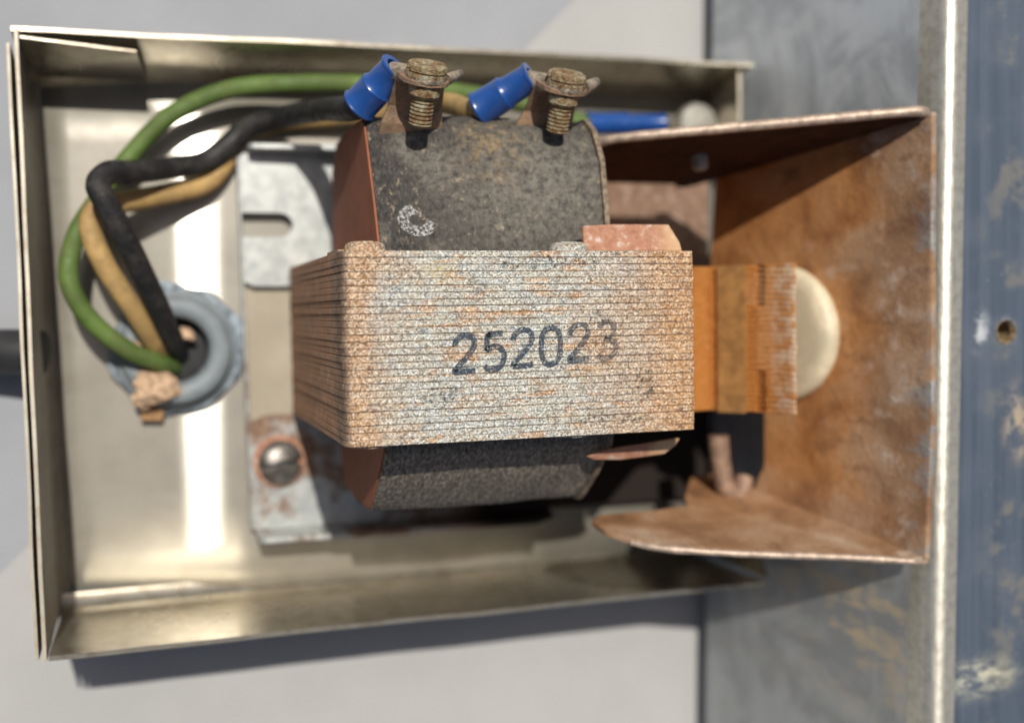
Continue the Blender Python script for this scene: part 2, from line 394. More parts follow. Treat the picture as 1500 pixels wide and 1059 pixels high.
def plate(outer, holes, t, to3):
    """flat sheet with real holes; to3(u, v, h) with h from 0 to t"""
    rings = [outer] + holes; flat = [p for r in rings for p in r]; n = len(flat)
    tri = tessellate_polygon([[Vector((p[0], p[1], 0)) for p in r] for r in rings])
    V = [to3(p[0], p[1], 0) for p in flat] + [to3(p[0], p[1], t) for p in flat]
    F = [tuple(q) for q in tri] + [tuple(i + n for i in reversed(q)) for q in tri]
    k = 0
    for r in rings:
        m = len(r)
        for i in range(m): F.append((k + i, k + (i + 1) % m, n + k + (i + 1) % m, n + k + i))
        k += m
    return V, F
def circle(cx, cy, r, n=24, a0=0, a1=360):
    full = abs(a1 - a0) >= 360
    return [(cx + r * math.cos(R(a0 + (a1 - a0) * i / (n if full else n - 1))), cy + r * math.sin(R(a0 + (a1 - a0) * i / (n if full else n - 1)))) for i in range(n)]
def fold(poly, t, a0, a1, to3, n=24, warp=.12, seed=0):
    """bent sheet: an open 2-D profile with thickness t run along an axis, edges a little uneven"""
    P = [Vector(p) for p in poly]; O = []
    for i, p in enumerate(P):
        d = ((p - P[i - 1]) if i else (P[1] - p)).normalized() + ((P[i + 1] - p) if i < len(P) - 1 else (p - P[i - 1])).normalized()
        d.normalize(); O.append(p + Vector((-d.y, d.x)) * t)
    prof = P + O[::-1]; m = len(prof); V, F = [], []
    for k in range(n + 1):
        h = a0 + (a1 - a0) * k / n
        for i, p in enumerate(prof):
            z = noise.noise_vector(Vector((h * .06 + seed, seed * 3.1, i * .0))) * warp + noise.noise_vector(Vector((h * .5, seed, 0))) * warp * .15
            e = 1.0 if i in (len(P) - 1, len(P)) else .25
            V.append(to3(p.x + z.x * e, p.y + z.y * e, h))
    for k in range(n):
        for i in range(m): F.append((k * m + i, k * m + (i + 1) % m, (k + 1) * m + (i + 1) % m, (k + 1) * m + i))
    F.append(tuple(range(m))[::-1]); F.append(tuple(n * m + i for i in range(m)))
    return V, F
def frame(ax):
    ax = Vector(ax).normalized(); a = Vector((1, 0, 0)) if abs(ax.x) < .8 else Vector((0, 1, 0))
    u = (a - ax * a.dot(ax)).normalized(); return u, ax.cross(u), ax
def lathe(prof, c, ax=(0, 0, 1), n=32, rag=0, seed=0, cap=True):
    u, v, w_ = frame(ax); c = Vector(c); V, F = [], []
    for (r, h) in prof:
        for i in range(n):
            a = 2 * math.pi * i / n
            k = 1 + rag * noise.noise(Vector((math.cos(a) * 2 + seed, math.sin(a) * 2, h * .3)))
            V.append(c + (u * math.cos(a) + v * math.sin(a)) * r * k + w_ * h)
    for k in range(len(prof) - 1):
        for i in range(n): F.append((k * n + i, k * n + (i + 1) % n, (k + 1) * n + (i + 1) % n, (k + 1) * n + i))
    if cap and prof[0][0] > .01: F.append(tuple(range(n))[::-1])
    if cap and prof[-1][0] > .01: F.append(tuple((len(prof) - 1) * n + i for i in range(n)))
    return V, F
def spline(pts, k=8):
    P = [Vector(p) for p in pts]; P = [P[0] * 2 - P[1]] + P + [P[-1] * 2 - P[-2]]; out = []
    for i in range(1, len(P) - 2):
        a, b, c, d = P[i - 1:i + 3]
        for j in range(k):
            t = j / k
            out.append(.5 * ((2 * b) + (c - a) * t + (2 * a - 5 * b + 4 * c - d) * t * t + (3 * b - a - 3 * c + d) * t ** 3))
    out.append(P[-2]); return out
def tube(pts, r, n=14, k=8, wob=.03):
    P = spline(pts, k) if k else [Vector(p) for p in pts]; V, F = [], []
    u = None
    for i, p in enumerate(P):
        d = (P[min(i + 1, len(P) - 1)] - P[max(i - 1, 0)]).normalized()
        if u is None: u = frame(d)[0]
        u = (u - d * u.dot(d)).normalized(); v = d.cross(u)
        rr = (r(i / (len(P) - 1)) if callable(r) else r) * (1 + wob * noise.noise(p * .25))
        for j in range(n):
            a = 2 * math.pi * j / n; V.append(p + (u * math.cos(a) + v * math.sin(a)) * rr)
    for i in range(len(P) - 1):
        for j in range(n): F.append((i * n + j, i * n + (j + 1) % n, (i + 1) * n + (j + 1) % n, (i + 1) * n + j))
    F.append(tuple(range(n))[::-1]); F.append(tuple((len(P) - 1) * n + j for j in range(n)))
    return V, F
def ribbon(pts, wd, to3):
    P = [Vector(p) for p in pts]; V, F = [], []
    for i, p in enumerate(P):
        d = (P[min(i + 1, len(P) - 1)] - P[max(i - 1, 0)]).normalized(); s_ = Vector((-d.y, d.x)) * wd / 2
        V += [to3(*(p + s_)), to3(*(p - s_))]
    for i in range(len(P) - 1): F.append((2 * i, 2 * i + 1, 2 * i + 3, 2 * i + 2))
    return V, F
def lump(c, r, seed, k=(1, 1, 1), sub=2, amp=.45):
    bm = bmesh.new(); bmesh.ops.create_icosphere(bm, subdivisions=sub, radius=1)
    V = []
    for v in bm.verts:
        q = v.co * (1 + amp * noise.noise(v.co * 1.6 + Vector((seed, 0, 0))) + .25 * amp * noise.noise(v.co * 4 + Vector((seed, 0, 0))))
        V.append(Vector(c) + Vector((q.x * k[0], q.y * k[1], q.z * k[2])) * r)
    F = [tuple(v.index for v in f.verts) for f in bm.faces]; bm.free(); return V, F

# ================================================================== SETTING
TZ = -7.0
tb = mesh('table_top', plate([(-900, -900), (1100, -900), (1100, 900), (-900, 900)], [], -20, lambda u, v, h: (u, v, TZ + h)), 'table')
tag(tb, 'pale grey table top under the whole fixture', kind='structure')
d = Vector((90.9 + 27.0, 67.3 + 47.7)).normalized(); nrm = Vector((d.y, -d.x)); a = Vector((-27, -47.7))
q = [a - d * 190, a + d * 330, a + d * 330 + nrm * 420, a - d * 190 + nrm * 420]
ps = mesh('paper_sheet', plate([(p.x, p.y) for p in q], [], .6, lambda u, v, h: (u, v, TZ + .4 + h)), 'sheet', base=(80, -60, TZ))
tag(ps, 'large pale paper sheet lying slantwise on the table under the box', 'paper')

# ================================================================== METAL BOX
box = thing('metal_box', (48, -5, 0), 'open shallow bare metal box holding the wires and the laminated coil', 'box')
# floor: the panel left of the mounting pan falls away a little toward the left wall
def floor_z(x): return .3 + .076 * min(0, x - 17.5)
xs = [-18.2, -12, -8, -4, -1, 2, 4, 6, 8, 10, 13, 15, 17.5, 20, 60, 120]
# the hole is cut in the left panel of the floor, the rest follows the pressed profile
HC = (5.5, -6.5)
def floor_mesh():
    V, F = [], []
    ys = [-54, -44, -34, -24, -15, -12.5, -10, -7, -4, -1, 2, 10, 20, 32, 45.4]
    idx = {}
    def vid(x, y):
        k = (round(x, 3), round(y, 3))
        if k not in idx: idx[k] = len(V); V.append((x, y, floor_z(x)))
        return idx[k]
    for i in range(len(xs) - 1):
        for j in range(len(ys) - 1):
            if max((x_ - HC[0]) ** 2 + (y_ - HC[1]) ** 2 for x_ in xs[i:i + 2] for y_ in ys[j:j + 2]) < 72: continue
            F.append((vid(xs[i], ys[j]), vid(xs[i + 1], ys[j]), vid(xs[i + 1], ys[j + 1]), vid(xs[i], ys[j + 1])))
    return V, F
fl = mesh('floor_panel', floor_mesh(), 'box_floor', box, smooth=True)
sd = fl.modifiers.new('solid', 'SOLIDIFY'); sd.thickness = .0010; sd.offset = -1
LW = lambda u, v, h: (u - (h + 53) * .022, h + .09 * (v - 2) * max(0, (h + 53) / 98.) ** 2 * (v > 2), v if v < 3 else 3 + (v - 3) * (1 - .50 * (h + 53) / 98.5))
# walls: rolled bend at the foot, plain sheared rim
mesh('wall', fold([(41.6, -3.2), (43.8, -.3), (44.9, 1.6), (45.6, 4), (48.1, 16.2)], -.8, -19.6, 120, lambda u, v, h: (h, u + .008 * (h - 40), v), 40, .30, 1), 'box_wall', box, smooth=True)
mesh('wall', fold([(-51.2, -.5), (-53.0, .3), (-53.9, 1.5), (-54.2, 4), (-53.6, 31.0)], .8, -16, 113, AX['X'], 40, .30, 2), 'box_wall', box, smooth=True)
mesh('wall', fold([(-13.5, -3.6), (-15.6, -2.4), (-16.6, -1.0), (-17.0, 3), (-16.9, 30.6)], -.6, -54.6, 45.5, LW, 30, .20, 3), 'rim_dull', box, smooth=True)
mesh('rim_lip', fold([(-18.0, 3), (-18.1, 30.2)], -.5, -54.4, 43.0, LW, 30, .20, 4), 'rim_dull', box, smooth=True)
mesh('wall', plate([(46, .8), (48.0, 15.2), (32, 15.2), (32, .8)], [], 1.0, lambda u, v, h: (117.0 + h, u, v)), 'box_wall', box, bevel=.2)
mesh('wall', plate([(-43.5, .8), (-43.5, 24), (-53, 30), (-53, .8)], [], 1.0, lambda u, v, h: (113.6 + h, u, v)), 'box_wall', box, bevel=.2)
# the corner flap spot welded inside the long wall
mesh('corner_flap', plate([(-17.0, .6), (1.6, .6), (1.2, 6), (.2, 15.4), (-18.4, 16.0)], [], .6, lambda u, v, h: (u, 44.2 - h + .205 * (v - 2) - .0062 * max(0, u + 14) * max(0, v - 2), v)), 'box_wall', box, bevel=.12)

# ================================================================== MOUNTING PAN
pan = thing('mounting_pan', (45, -5, .6), 'galvanised mounting plate with slots under the coil, low folded edges', 'plate')
slot = [(18, 19.1)] + [(25.2 + 2.3 * math.cos(R(t)), 16.8 + 2.3 * math.sin(R(t))) for t in range(90, -91, -20)] + [(18, 14.5)]
notch = [(18, 6.2), (20, 5.2), (46, 5.2), (46, -19.4), (21.5, -19.4), (18.4, -20.8)]
outer = [(18, 30.2)] + slot + notch + [(18.8, -41.2), (116, -41.2), (116, 30.2)]
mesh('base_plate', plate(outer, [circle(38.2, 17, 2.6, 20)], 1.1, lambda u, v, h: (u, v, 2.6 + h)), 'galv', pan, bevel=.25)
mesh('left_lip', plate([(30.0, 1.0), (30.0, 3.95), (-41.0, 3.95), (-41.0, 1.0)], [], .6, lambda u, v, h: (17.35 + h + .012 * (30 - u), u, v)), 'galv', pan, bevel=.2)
mesh('recessed_strip', plate([(18.3, 6.5), (47, 6.5), (47, -20.6), (18.6, -20.6)], [], .7, lambda u, v, h: (u, v, 1.0 + h)), 'galv_tan', pan, bevel=.2)
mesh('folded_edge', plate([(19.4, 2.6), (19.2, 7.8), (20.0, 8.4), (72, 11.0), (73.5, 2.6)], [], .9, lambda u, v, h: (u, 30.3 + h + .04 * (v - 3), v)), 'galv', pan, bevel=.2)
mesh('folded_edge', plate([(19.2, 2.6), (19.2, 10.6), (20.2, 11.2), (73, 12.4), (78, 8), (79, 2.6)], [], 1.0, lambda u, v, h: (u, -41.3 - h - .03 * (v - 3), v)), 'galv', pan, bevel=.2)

# ================================================================== HOUSING (right)
hou = thing('metal_housing', (150, 0, 0), 'blue grey sheet metal housing with a rounded bright edge beside the bracket', 'housing')
LEAN = lambda u, v, h: (u + .021 * h, h, v)
side = [(118.3, 0.5), (122.5, 32), (126.0, 59.0)] + [(129.2 - 3.2 * math.cos(R(t)), 61.75 + 3.2 * math.sin(R(t))) for t in (4, 16, 30, 44, 58, 72, 84, 90)] + [(131.0, 65.0)]
g_ = G('bright worn bend'); e_ = g_.noise(.6, 5, .7); l_ = g_.noise(1., 3, .6, g_.stretch((1, .1, 1)))
g_.tangent((0, 1, 0)); g_.put(g_.b.inputs['Anisotropic'], .6); M['bend'] = g_.done(g_.mix(g_.rng(e_, .4, .7), (.62, .60, .52), (.46, .44, .39)), .44, .75, g_.bump(g_.math('ADD', e_, l_), .25, .0003))
mesh('bent_edge', fold(side[2:], -1.2, -160, 150, LEAN, 60, .04, 8), 'bend', hou, smooth=True)
side = side[:3]
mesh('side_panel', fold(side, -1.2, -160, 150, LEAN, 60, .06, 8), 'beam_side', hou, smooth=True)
fp = mesh('front_panel', plate([(131.05, -160), (215, -160), (215, 150), (131.05, 150)], [circle(140.2, -5.2, 1.95, 24)], -1.2, lambda u, v, h: (u + .021 * v, v, 65.0 + h)), 'beam_front', hou)
mesh('threaded_hole', lathe([(2.15, .02), (2.0, .06), (1.8, -.5), (1.68, -.9), (1.86, -1.3), (1.66, -1.7), (1.84, -2.1), (1.64, -2.5), (1.82, -2.9), (1.64, -3.3), (1.7, -6), (.01, -6.1)], (140.09, -5.2, 65.05), (0, 0, 1), 24, cap=False), 'brass', hou, smooth=True)
mesh('back_panel', plate([(119, -160), (215, -160), (215, 150), (119, 150)], [], -1.0, lambda u, v, h: (u + .021 * v, v, -1 + h)), 'beam_side', hou)

# ================================================================== RUSTY BRACKET
brk = thing('rusty_bracket', (116, -5, 3), 'rust brown sheet metal bracket with two tapering side flanges, fixed to the housing', 'bracket')
WX = lambda z: 123.2 - .36 * (65 - z)
web_out = [(31.3, 66.2), (25.9, 22), (6, 20.5), (6, 33.5), (-30.5, 33.5), (-33.5, 32.0), (-35.9, 31.2), (-42.9, 65.8), (-20, 66.6), (8, 66.3)]
def sub_plate(outer, t, to3, name, mat, parent, cuts=5, warp=.25, seed=0, holes=[]):
    v, f = plate(outer, holes, t, to3)
    o = mesh(name, (v, f), mat, parent, bevel=.2)
    return o
sub_plate(web_out, 1.0, lambda y, z, h: (WX(z) + h + .25 * math.sin(y * .2) * .3 + .010 * y, y, z), 'web', 'rust', brk)
PT = lambda z: 22.5 + .13 * (z - 4)
top_out = [(74.6, 43.0), (77.0, 45.6), (86, 50.2), (104, 58.6), (119.0, 65.6), (123.6, 66.0), (108.2, 23.0), (105.0, 15.0), (102.5, 15.2), (101.8, 18.0), (86.2, 18.2), (80, 30)]
mesh('flange', plate(top_out, [circle(95.9, 38.4, 1.5, 16)], 1.3, lambda x, z, h: (x, PT(z) + h, z)), 'shaded_rust', brk, bevel=.2)
edge = [(74.6, 43.0), (77.0, 45.6), (86, 50.2), (104, 58.6), (119.0, 65.6), (122.9, 66.0)]
mesh('bare_edge', join(tube([(x, PT(z) + .65, z) for x, z in edge], .85, 10, 4, .15)), 'edge_steel', brk, smooth=True)
PB = lambda z: -34 - .2 * (z - 26)
bot_out = [(124.0, 65.4), (121, 65.2), (109, 61.3), (94.2, 57.4), (81.4, 53.0), (76.7, 49.6), (74.0, 45.0), (73.3, 40.4), (75.7, 38.4), (86, 38.2), (93.4, 37.2), (95, 33.0), (101.2, 23.4), (106.4, 22.2), (107.6, 26.0), (109.6, 29.6), (111.5, 31.0)]
mesh('flange', plate(bot_out, [], -1.2, lambda x, z, h: (x, PB(z) + h - .35 * max(0, (z - 50)) * .12, z)), 'rust', brk, bevel=.25)
mesh('bare_edge', tube([(x, PB(z) - .6 - .042 * max(0, z - 50), z) for x, z in bot_out[1:6]], .62, 10, 5, .25), 'edge_steel', brk, smooth=True)
mesh('rivet', lathe([(.01, -3.2), (1.1, -3.0), (1.5, -2.4), (1.45, 2.2), (2.6, 2.3), (2.2, 3.4), (.01, 3.8)], (95.9, PT(38.4) + .5, 38.4), (0, 1, -.13), 20), 'pale_screw', brk, smooth=True)

# ================================================================== CORE AND COIL
core = thing('coil_and_core', (54, -5, 3.7), 'rusty laminated steel core with black paper wrapped coil, stamped 252023', 'transformer')
Y_TOP, Y_BOT, NL = 8.6, -19.1, 28
pitch = (Y_TOP - Y_BOT) / NL
def e_profile(j):
    rs = random.Random(j); e = lambda: rs.uniform(-.07, .07)
    x0, x1, z1 = 26.5 + e(), 81.1 + e(), 65.0 + e() * .7
    fl_ = [(x0 + 1.7 - 1.7 * math.cos(R(t)), z1 - 1.7 + 1.7 * math.sin(R(t))) for t in (0, 30, 60, 90)]
    fr_ = [(x1 - .9 + .9 * math.sin(R(t)), z1 - .9 + .9 * math.cos(R(t))) for t in (0, 45, 90)]
    return [(x0, 5.5), (x0 + .05, 30)] + fl_ + [(x0 + 15, z1 + e() * .5), (x0 + 30, z1 + e() * .5), (x0 + 43, z1 + e() * .5)] + fr_ + [
        (x1, 56.5), (33.6, 56.5), (33.6, 41), (x1, 41), (x1, 26), (33.6, 26), (33.6, 14), (x1, 14), (x1, 5.5)]
lam_meshes = []
for j in range(7):
    v, f = prism(e_profile(j), 0, -(pitch - .055), AX['Y'], .075)
    me = bpy.data.meshes.new('lamination'); me.from_pydata([Vector((p[0] - 54, p[1], p[2] - 3.7)) * S for p in v], [], f)
    bm = bmesh.new(); bm.from_mesh(me); bmesh.ops.recalc_face_normals(bm, faces=bm.faces); bm.to_mesh(me); bm.free()
    me.materials.append(M['lam']); lam_meshes.append(me)
for k in range(NL):
    o = link('lamination', lam_meshes[(k * 3) % 7], core)
    o.rotation_euler = (0, 0, R(random.uniform(-.05, .05)))
    o.location = Vector((random.uniform(-.08, .08), Y_TOP - k * pitch + 5 + random.uniform(-.014, .014), random.uniform(-.10, .06))) * S

# coil: cross-sections (Y, Z) at its left and right end, wrapped in paper
sec_l = [(9.0, 54.6), (16, 51.6), (24, 47.8), (29.6, 45.0), (31.0, 43.4), (31.2, 30), (30.6, 18), (26, 12.5), (0, 11.5), (-20, 12.5), (-31, 19), (-32.6, 30), (-32.4, 41.2), (-31.4, 43.0), (-26.5, 49.4), (-21.5, 54.8), (-19.5, 55.6), (-5, 55.9)]
sec_r = [(9.0, 55.4), (16, 54.6), (23.5, 53.0), (28.6, 49.8), (30.8, 46.4), (31.2, 32), (30.6, 18), (26, 12.5), (0, 11.5), (-20, 12.5), (-31, 19), (-32.6, 30), (-32.4, 41.2), (-31.4, 43.0), (-26.5, 49.4), (-21.5, 54.8), (-19.5, 55.6), (-5, 55.9)]
def loft(n=16):
    V, F = [], []; m0 = len(sec_l)
    def dens(s):
        out = []
        for i in range(len(s)):
            a_, b_ = Vector(s[i]), Vector(s[(i + 1) % len(s)])
            for t in range(4): out.append(a_.lerp(b_, t / 4))
        return out
    L_, R_ = dens(sec_l), dens(sec_r); m = len(L_)
    for k in range(n + 1):
        t = k / n; x = 34.15 + (70.2 - 34.15) * t
        for i in range(m):
            p = L_[i].lerp(R_[i], t); b = .35 * math.sin(math.pi * t)
            z = noise.noise(Vector((x * .12, p.x * .12, p.y * .12))) * .35
            c_ = Vector((-1, 34)); dd = (p - c_).normalized()
            V.append((x, p.x + dd.x * (b + z), p.y + dd.y * (b + z)))
    for k in range(n):
        for i in range(m): F.append((k * m + i, k * m + (i + 1) % m, (k + 1) * m + (i + 1) % m, (k + 1) * m + i))
    F.append(tuple(range(m))[::-1]); F.append(tuple(n * m + i for i in range(m)))
    return V, F
coil = mesh('coil_wrap', loft(), 'paper', core, smooth=True)
def grow(s, k): return [(y + (1 if y > 0 else -1) * k * (abs(y) > 20), z + k * .6 * (z > 43)) for y, z in s]
cut = lambda s: [(y, min(z, 60)) for y, z in s]
mesh('bobbin_cheek', prism(cut(grow(sec_l, -.35)), 33.8, 34.3, AX['X']), 'cheek', core, bevel=.12)
mesh('bobbin_cheek', prism(cut(grow(sec_r, .55)), 70.3, 71.2, AX['X']), 'cheek_edge', core, bevel=.12)
# white crayon ring on the paper
cp = lambda y: 54.9 - (y - 9.0) * .455 + .62
ring = [(40.2 + 2.3 * math.cos(R(t)), 13.9 + 1.75 * math.sin(R(t))) for t in range(0, 361, 12)]
mesh('crayon_mark', ribbon(ring, 1.7, lambda x, y: (x, y, cp(y))), 'chalk', coil)
blob = lambda cx_, cy_, rx, ry, s_: [(cx_ + rx * math.cos(R(t)) * (1 + .3 * math.sin(t * .07 + s_)), cy_ + ry * math.sin(R(t)) * (1 + .3 * math.cos(t * .05 + s_))) for t in range(0, 360, 15)]

# number stamped in ink across the lamination edges
GL = {'2': [(.04, .74), (.10, .90), (.30, 1.0), (.52, .97), (.64, .82), (.60, .64), (.42, .44), (.20, .24), (.03, .06), (.30, .05), (.68, .05)],
      '5': [(.62, .96), (.20, .96), (.15, .96), (.12, .58), (.14, .56), (.34, .64), (.54, .58), (.66, .40), (.62, .18), (.44, .04), (.20, .04), (.04, .14)],
      '0': [(.34, 1.0), (.14, .92), (.04, .68), (.04, .34), (.14, .08), (.34, 0), (.54, .08), (.64, .34), (.64, .68), (.54, .92), (.34, 1.0)],
      '3': [(.08, .86), (.22, .98), (.42, 1.0), (.58, .88), (.58, .68), (.44, .56), (.30, .54), (.46, .52), (.62, .40), (.64, .20), (.50, .04), (.26, 0), (.06, .12)]}
bx = Vector((25.5, 1.7)); bx_l = bx.length; ex = bx.normalized(); ey = Vector((.02, 1)).normalized()
parts = []
for i, ch in enumerate('252023'):
    o_ = Vector((42.2, -9.2)) + bx * (i / 5.75)
    pts = [o_ + ex * (p[0] * 4.9) + ey * (p[1] * 5.5) for p in GL[ch]]
    pts = [Vector((p.x, p.y)) for p in spline([(p.x, p.y, 0) for p in pts], 4)]
    parts.append(ribbon([(p.x, p.y) for p in pts], .85, lambda x, y: (x, y, 65.10)))
mesh('stamped_number', join(*parts), 'ink', core)
for (cx_, cy_, rx, ry, s_) in ((40.4, -12.0, 2.6, 1.9, 0), (65.1, -1.5, 1.7, 1.3, 2), (71.5, -11.8, 2.6, 2.2, 4), (57, 6.9, 7, .9, 1), (66, -16.8, 7, .8, 3)):
    mesh('ink_smudge', plate(blob(cx_, cy_, rx, ry, s_), [], .02, lambda x, y, h: (x, y, 65.09 + h)), 'smudge', core)

# rivet heads through the stack, top and bottom
for (x, z) in ((30.4, 61.3), (61.6, 61.3)):
    for sg, y in ((1, Y_TOP), (-1, Y_BOT)):
        mesh('rivet', lathe([(2.9, 0), (2.95, .5), (2.7, 1.1), (2.0, 1.45), (.01, 1.6)] if sg > 0 else [(2.9, 0), (2.9, .3), (.01, .5)], (x, y, z), (0, sg, 0), 28, .06, x), 'lam', core, smooth=True)
# bent clip tabs above and below the right end of the stack
mesh('clip_tab', prism([(64.2, 8.75), (80.8, 8.75), (80.6, 10.2), (79.2, 13.0), (70, 13.0), (64.6, 12.7)], 0, 1.1, lambda u, v, h: (u, v, 61.4 - (v - 8.7) * .35 - h + .3 * math.sin(u * .5) * .4)), 'clip', core, bevel=.25)
mesh('clip_tab', prism([(66.6, -23.6), (70, -22.6), (82.6, -21.4), (82.0, -22.7), (80.4, -24.0), (73, -24.6), (68, -24.3)], 0, 1.0, lambda u, v, h: (u, v, 55.6 - h + (v + 23) * .5)), 'clip', core, bevel=.2)
mesh('side_ear', prism([(26.6, 9.0), (26.6, 8.65), (33, 8.65), (33, 9.2)], 0, 9, lambda u, v, h: (u, v, 60 - h)), 'lam', core)

# terminals: upright tab folded forward, slotted screw dropped through it
U = Vector((.05, .90, .43)).normalized()
SX, SY, SZ = frame(U)
def terminal(hx, hy, hz, bxl):
    h = Vector((hx, hy, hz))
    seat = h - U * 1.9
    # folded part (perpendicular to the screw) and upright part down to the coil
    def pt(a_, b_, t_): return seat + SX * a_ + SY * b_ - U * t_
    top = [(-3.9, -1.6)] + [(3.7 * math.cos(R(t)), -.4 + 3.3 * math.sin(R(t))) for t in range(180, -1, -20)] + [(3.9, -1.6)]
    # find which sign of SY points toward the camera (+Z)
    sg = 1 if SY.z > 0 else -1
    tab = mesh('terminal_tab', prism([(p[0], p[1] * sg) for p in top] + [(3.9, -3.2 * sg), (-3.9, -3.2 * sg)], 0, .8, pt), 'tab', core, bevel=.12)
    e0 = seat + SY * (-3.2 * sg)
    V = []
    for k, (wd, p) in enumerate(((3.9, e0), (4.0, e0 + Vector((0, -1.6, -2.2))), (4.3, Vector((hx, 32.2, hz - 9.0))), (4.9, Vector((bxl, 29.6, 46.6))), (5.2, Vector((bxl, 27.5, 45.0))))):
        for s_ in (-1, 1):
            for t_ in (0, 1): V.append(p + Vector((wd * s_, 0, 0)) + Vector((0, -.25, .75)) * t_)
    F = []
    for k in range(4):
        b_ = k * 4; c_ = b_ + 4
        F += [(b_, b_ + 2, c_ + 2, c_), (b_ + 1, c_ + 1, c_ + 3, b_ + 3), (b_, c_, c_ + 1, b_ + 1), (b_ + 2, b_ + 3, c_ + 3, c_ + 2)]
    F += [(0, 1, 3, 2), (16, 18, 19, 17)]
    mesh('upright', (V, F), 'tab', tab, bevel=.15)
    # screw
    head = lathe([(2.3, -2.3), (2.95, -2.0), (3.1, -1.5), (3.05, -.95)], h, U, 14, .07, hx)
    sc = mesh('screw', head, 'brass', core, smooth=True)
    for sgn in (1, -1):
        pl = [(math.cos(R(t)) * 3.05, math.sin(R(t)) * 3.05) for t in range(8, 173, 11)]
        pl = [(p[0], p[1] * sgn + 0) for p in pl if abs(p[1]) > .6]
        pl = [(pl[0][0], .55 * sgn)] + pl + [(pl[-1][0], .55 * sgn)]
        mesh('head_half', prism(pl, -.96, .35, lambda u, v, t_: h + SX * u + SY * v + U * t_, .28), 'brass', sc)
    thr = [(2.3, -2.7), (2.45, -3.0), (2.4, -4.3), (1.9, -4.7)]
    z = -4.7
    while z > -8.3:
        thr += [(1.78, z - .12), (1.5, z - .34), (1.78, z - .56)]; z -= .6
    thr += [(1.3, z - .3), (.01, z - .4)]
    mesh('thread', lathe(thr, h, U, 24, .03, hx), 'brass', sc, smooth=True)
terminal(41.4, 36.6, 56.6, 41.0)
terminal(63.7, 36.3, 56.6, 63.0)

# ================================================================== ARMATURE, BUMPER, HOOK
armt = thing('laminated_armature', (107, -6, 20), 'bright orange rusted laminated block right of the core, against the cream disc', 'armature')
def arm_profile(groove):
    p = [(82.4, 10), (82.4, 58), (84.0, 57.2), (89.1, 47.6), (95.1, 36.9), (98.7, 36.0), (103.3, 42.5)]  # unseen left and lower part added to block sun from the pan
    if groove: p += [(104.0, 43.8), (105.6, 43.2), (106.2, 45.2), (104.8, 45.7)]
    p += [(105.6, 47.6), (106.5, 50.9), (106.9, 51.8), (107.2, 51.9), (107.4, 51.4), (100.7, 32.9), (98, 10)]
    return p
AN = 28; ap = 26.4 / AN; am = []
for g_ in (0, 1):
    v, f = prism(arm_profile(g_), 0, -(ap - .16), AX['Y'], .13)
    me = bpy.data.meshes.new('lamination'); me.from_pydata([Vector((p[0] - 107, p[1], p[2] - 20)) * S for p in v], [], f)
    bm = bmesh.new(); bm.from_mesh(me); bmesh.ops.recalc_face_normals(bm, faces=bm.faces); bm.to_mesh(me); bm.free()
    me.materials.append(M['arm']); am.append(me)
for k in range(AN):
    o = link('lamination', am[1 if k < 8 or k > 19 else 0], armt)
    o.location = Vector((random.uniform(-.14, .14), 7.2 - k * ap + 6, random.uniform(-.10, .10))) * S
mesh('cross_strip', prism([(99.75, 37.95), (102.85, 42.3), (102.4, 42.65), (99.3, 38.3)], 7.3, -19.3, AX['Y']), 'strip', armt)

WN = Vector((-1, 0, .36)).normalized()
dc = Vector((WX(38.0) - .1, -5.3, 38.0))
bump_ = mesh('bumper_disc', lathe([(12.3, 0), (12.7, .5), (12.7, 1.6), (12.3, 2.5), (11.4, 3.1), (9.8, 3.4), (4, 3.5), (.01, 3.5)], dc, WN, 56, .012, 3), 'cream', smooth=True, base=tuple(dc))
tag(bump_, 'round cream rubber disc between the orange block and the rusty bracket', 'bumper')
hk = mesh('hook_pin', tube([(102.2, -24.4, 33.0), (102.4, -27.5, 33.0), (102.9, -31.0, 33.0), (103.5, -34.0, 33.2), (105.2, -35.6, 33.4), (107.0, -34.6, 33.2), (107.8, -32.6, 32.6)], lambda t: 1.95 - .1 * t, 16, 8), 'pin', smooth=True, base=(105, -34, 28))
tag(hk, 'rusty J shaped pin hooked over the lower flange of the bracket', 'hook')

# ================================================================== FASTENERS
hb = thing('mounting_bolt', (23.9, -28.3, 3.7), 'round washer head bolt on the rust stained lower corner of the mounting plate', 'bolt')
mesh('washer', lathe([(5.0, 0), (5.1, .4), (4.8, .8), (3.6, 1.0)], (23.9, -28.3, 3.72), (0, 0, 1), 36, .03), 'clip', hb, smooth=True)
bv, bf = lathe([(4.2, 0), (4.25, .9), (4.0, 1.5), (3.6, 1.9), (3.0, 2.3), (2.3, 2.6), (1.5, 2.8), (.8, 2.9), (.01, 2.95)], (23.9, -28.3, 4.6), (.12, 0, 1), 64)
for p_ in bv:
    if abs((p_.y + 28.9) - .15 * (p_.x - 23.9)) < .75 and p_.z > 5.6: p_.z -= 1.5
mesh('head', (bv, bf), 'steel', hb, smooth=True)
gs = thing('ground_screw', (112.6, 38.4, .6), 'pale domed screw head behind the upper flange of the rusty bracket', 'screw')
mesh('head', lathe([(4.6, 0), (4.7, 1.0), (4.2, 2.2), (2.6, 3.0), (.01, 3.2)], (112.6, 38.4, 4.4), (0, 0, 1), 32), 'pale_screw', gs, smooth=True)
mesh('shank', lathe([(1.9, 0), (1.9, 4.0)], (112.6, 38.4, .5), (0, 0, 1), 20), 'pale_screw', gs, smooth=True)

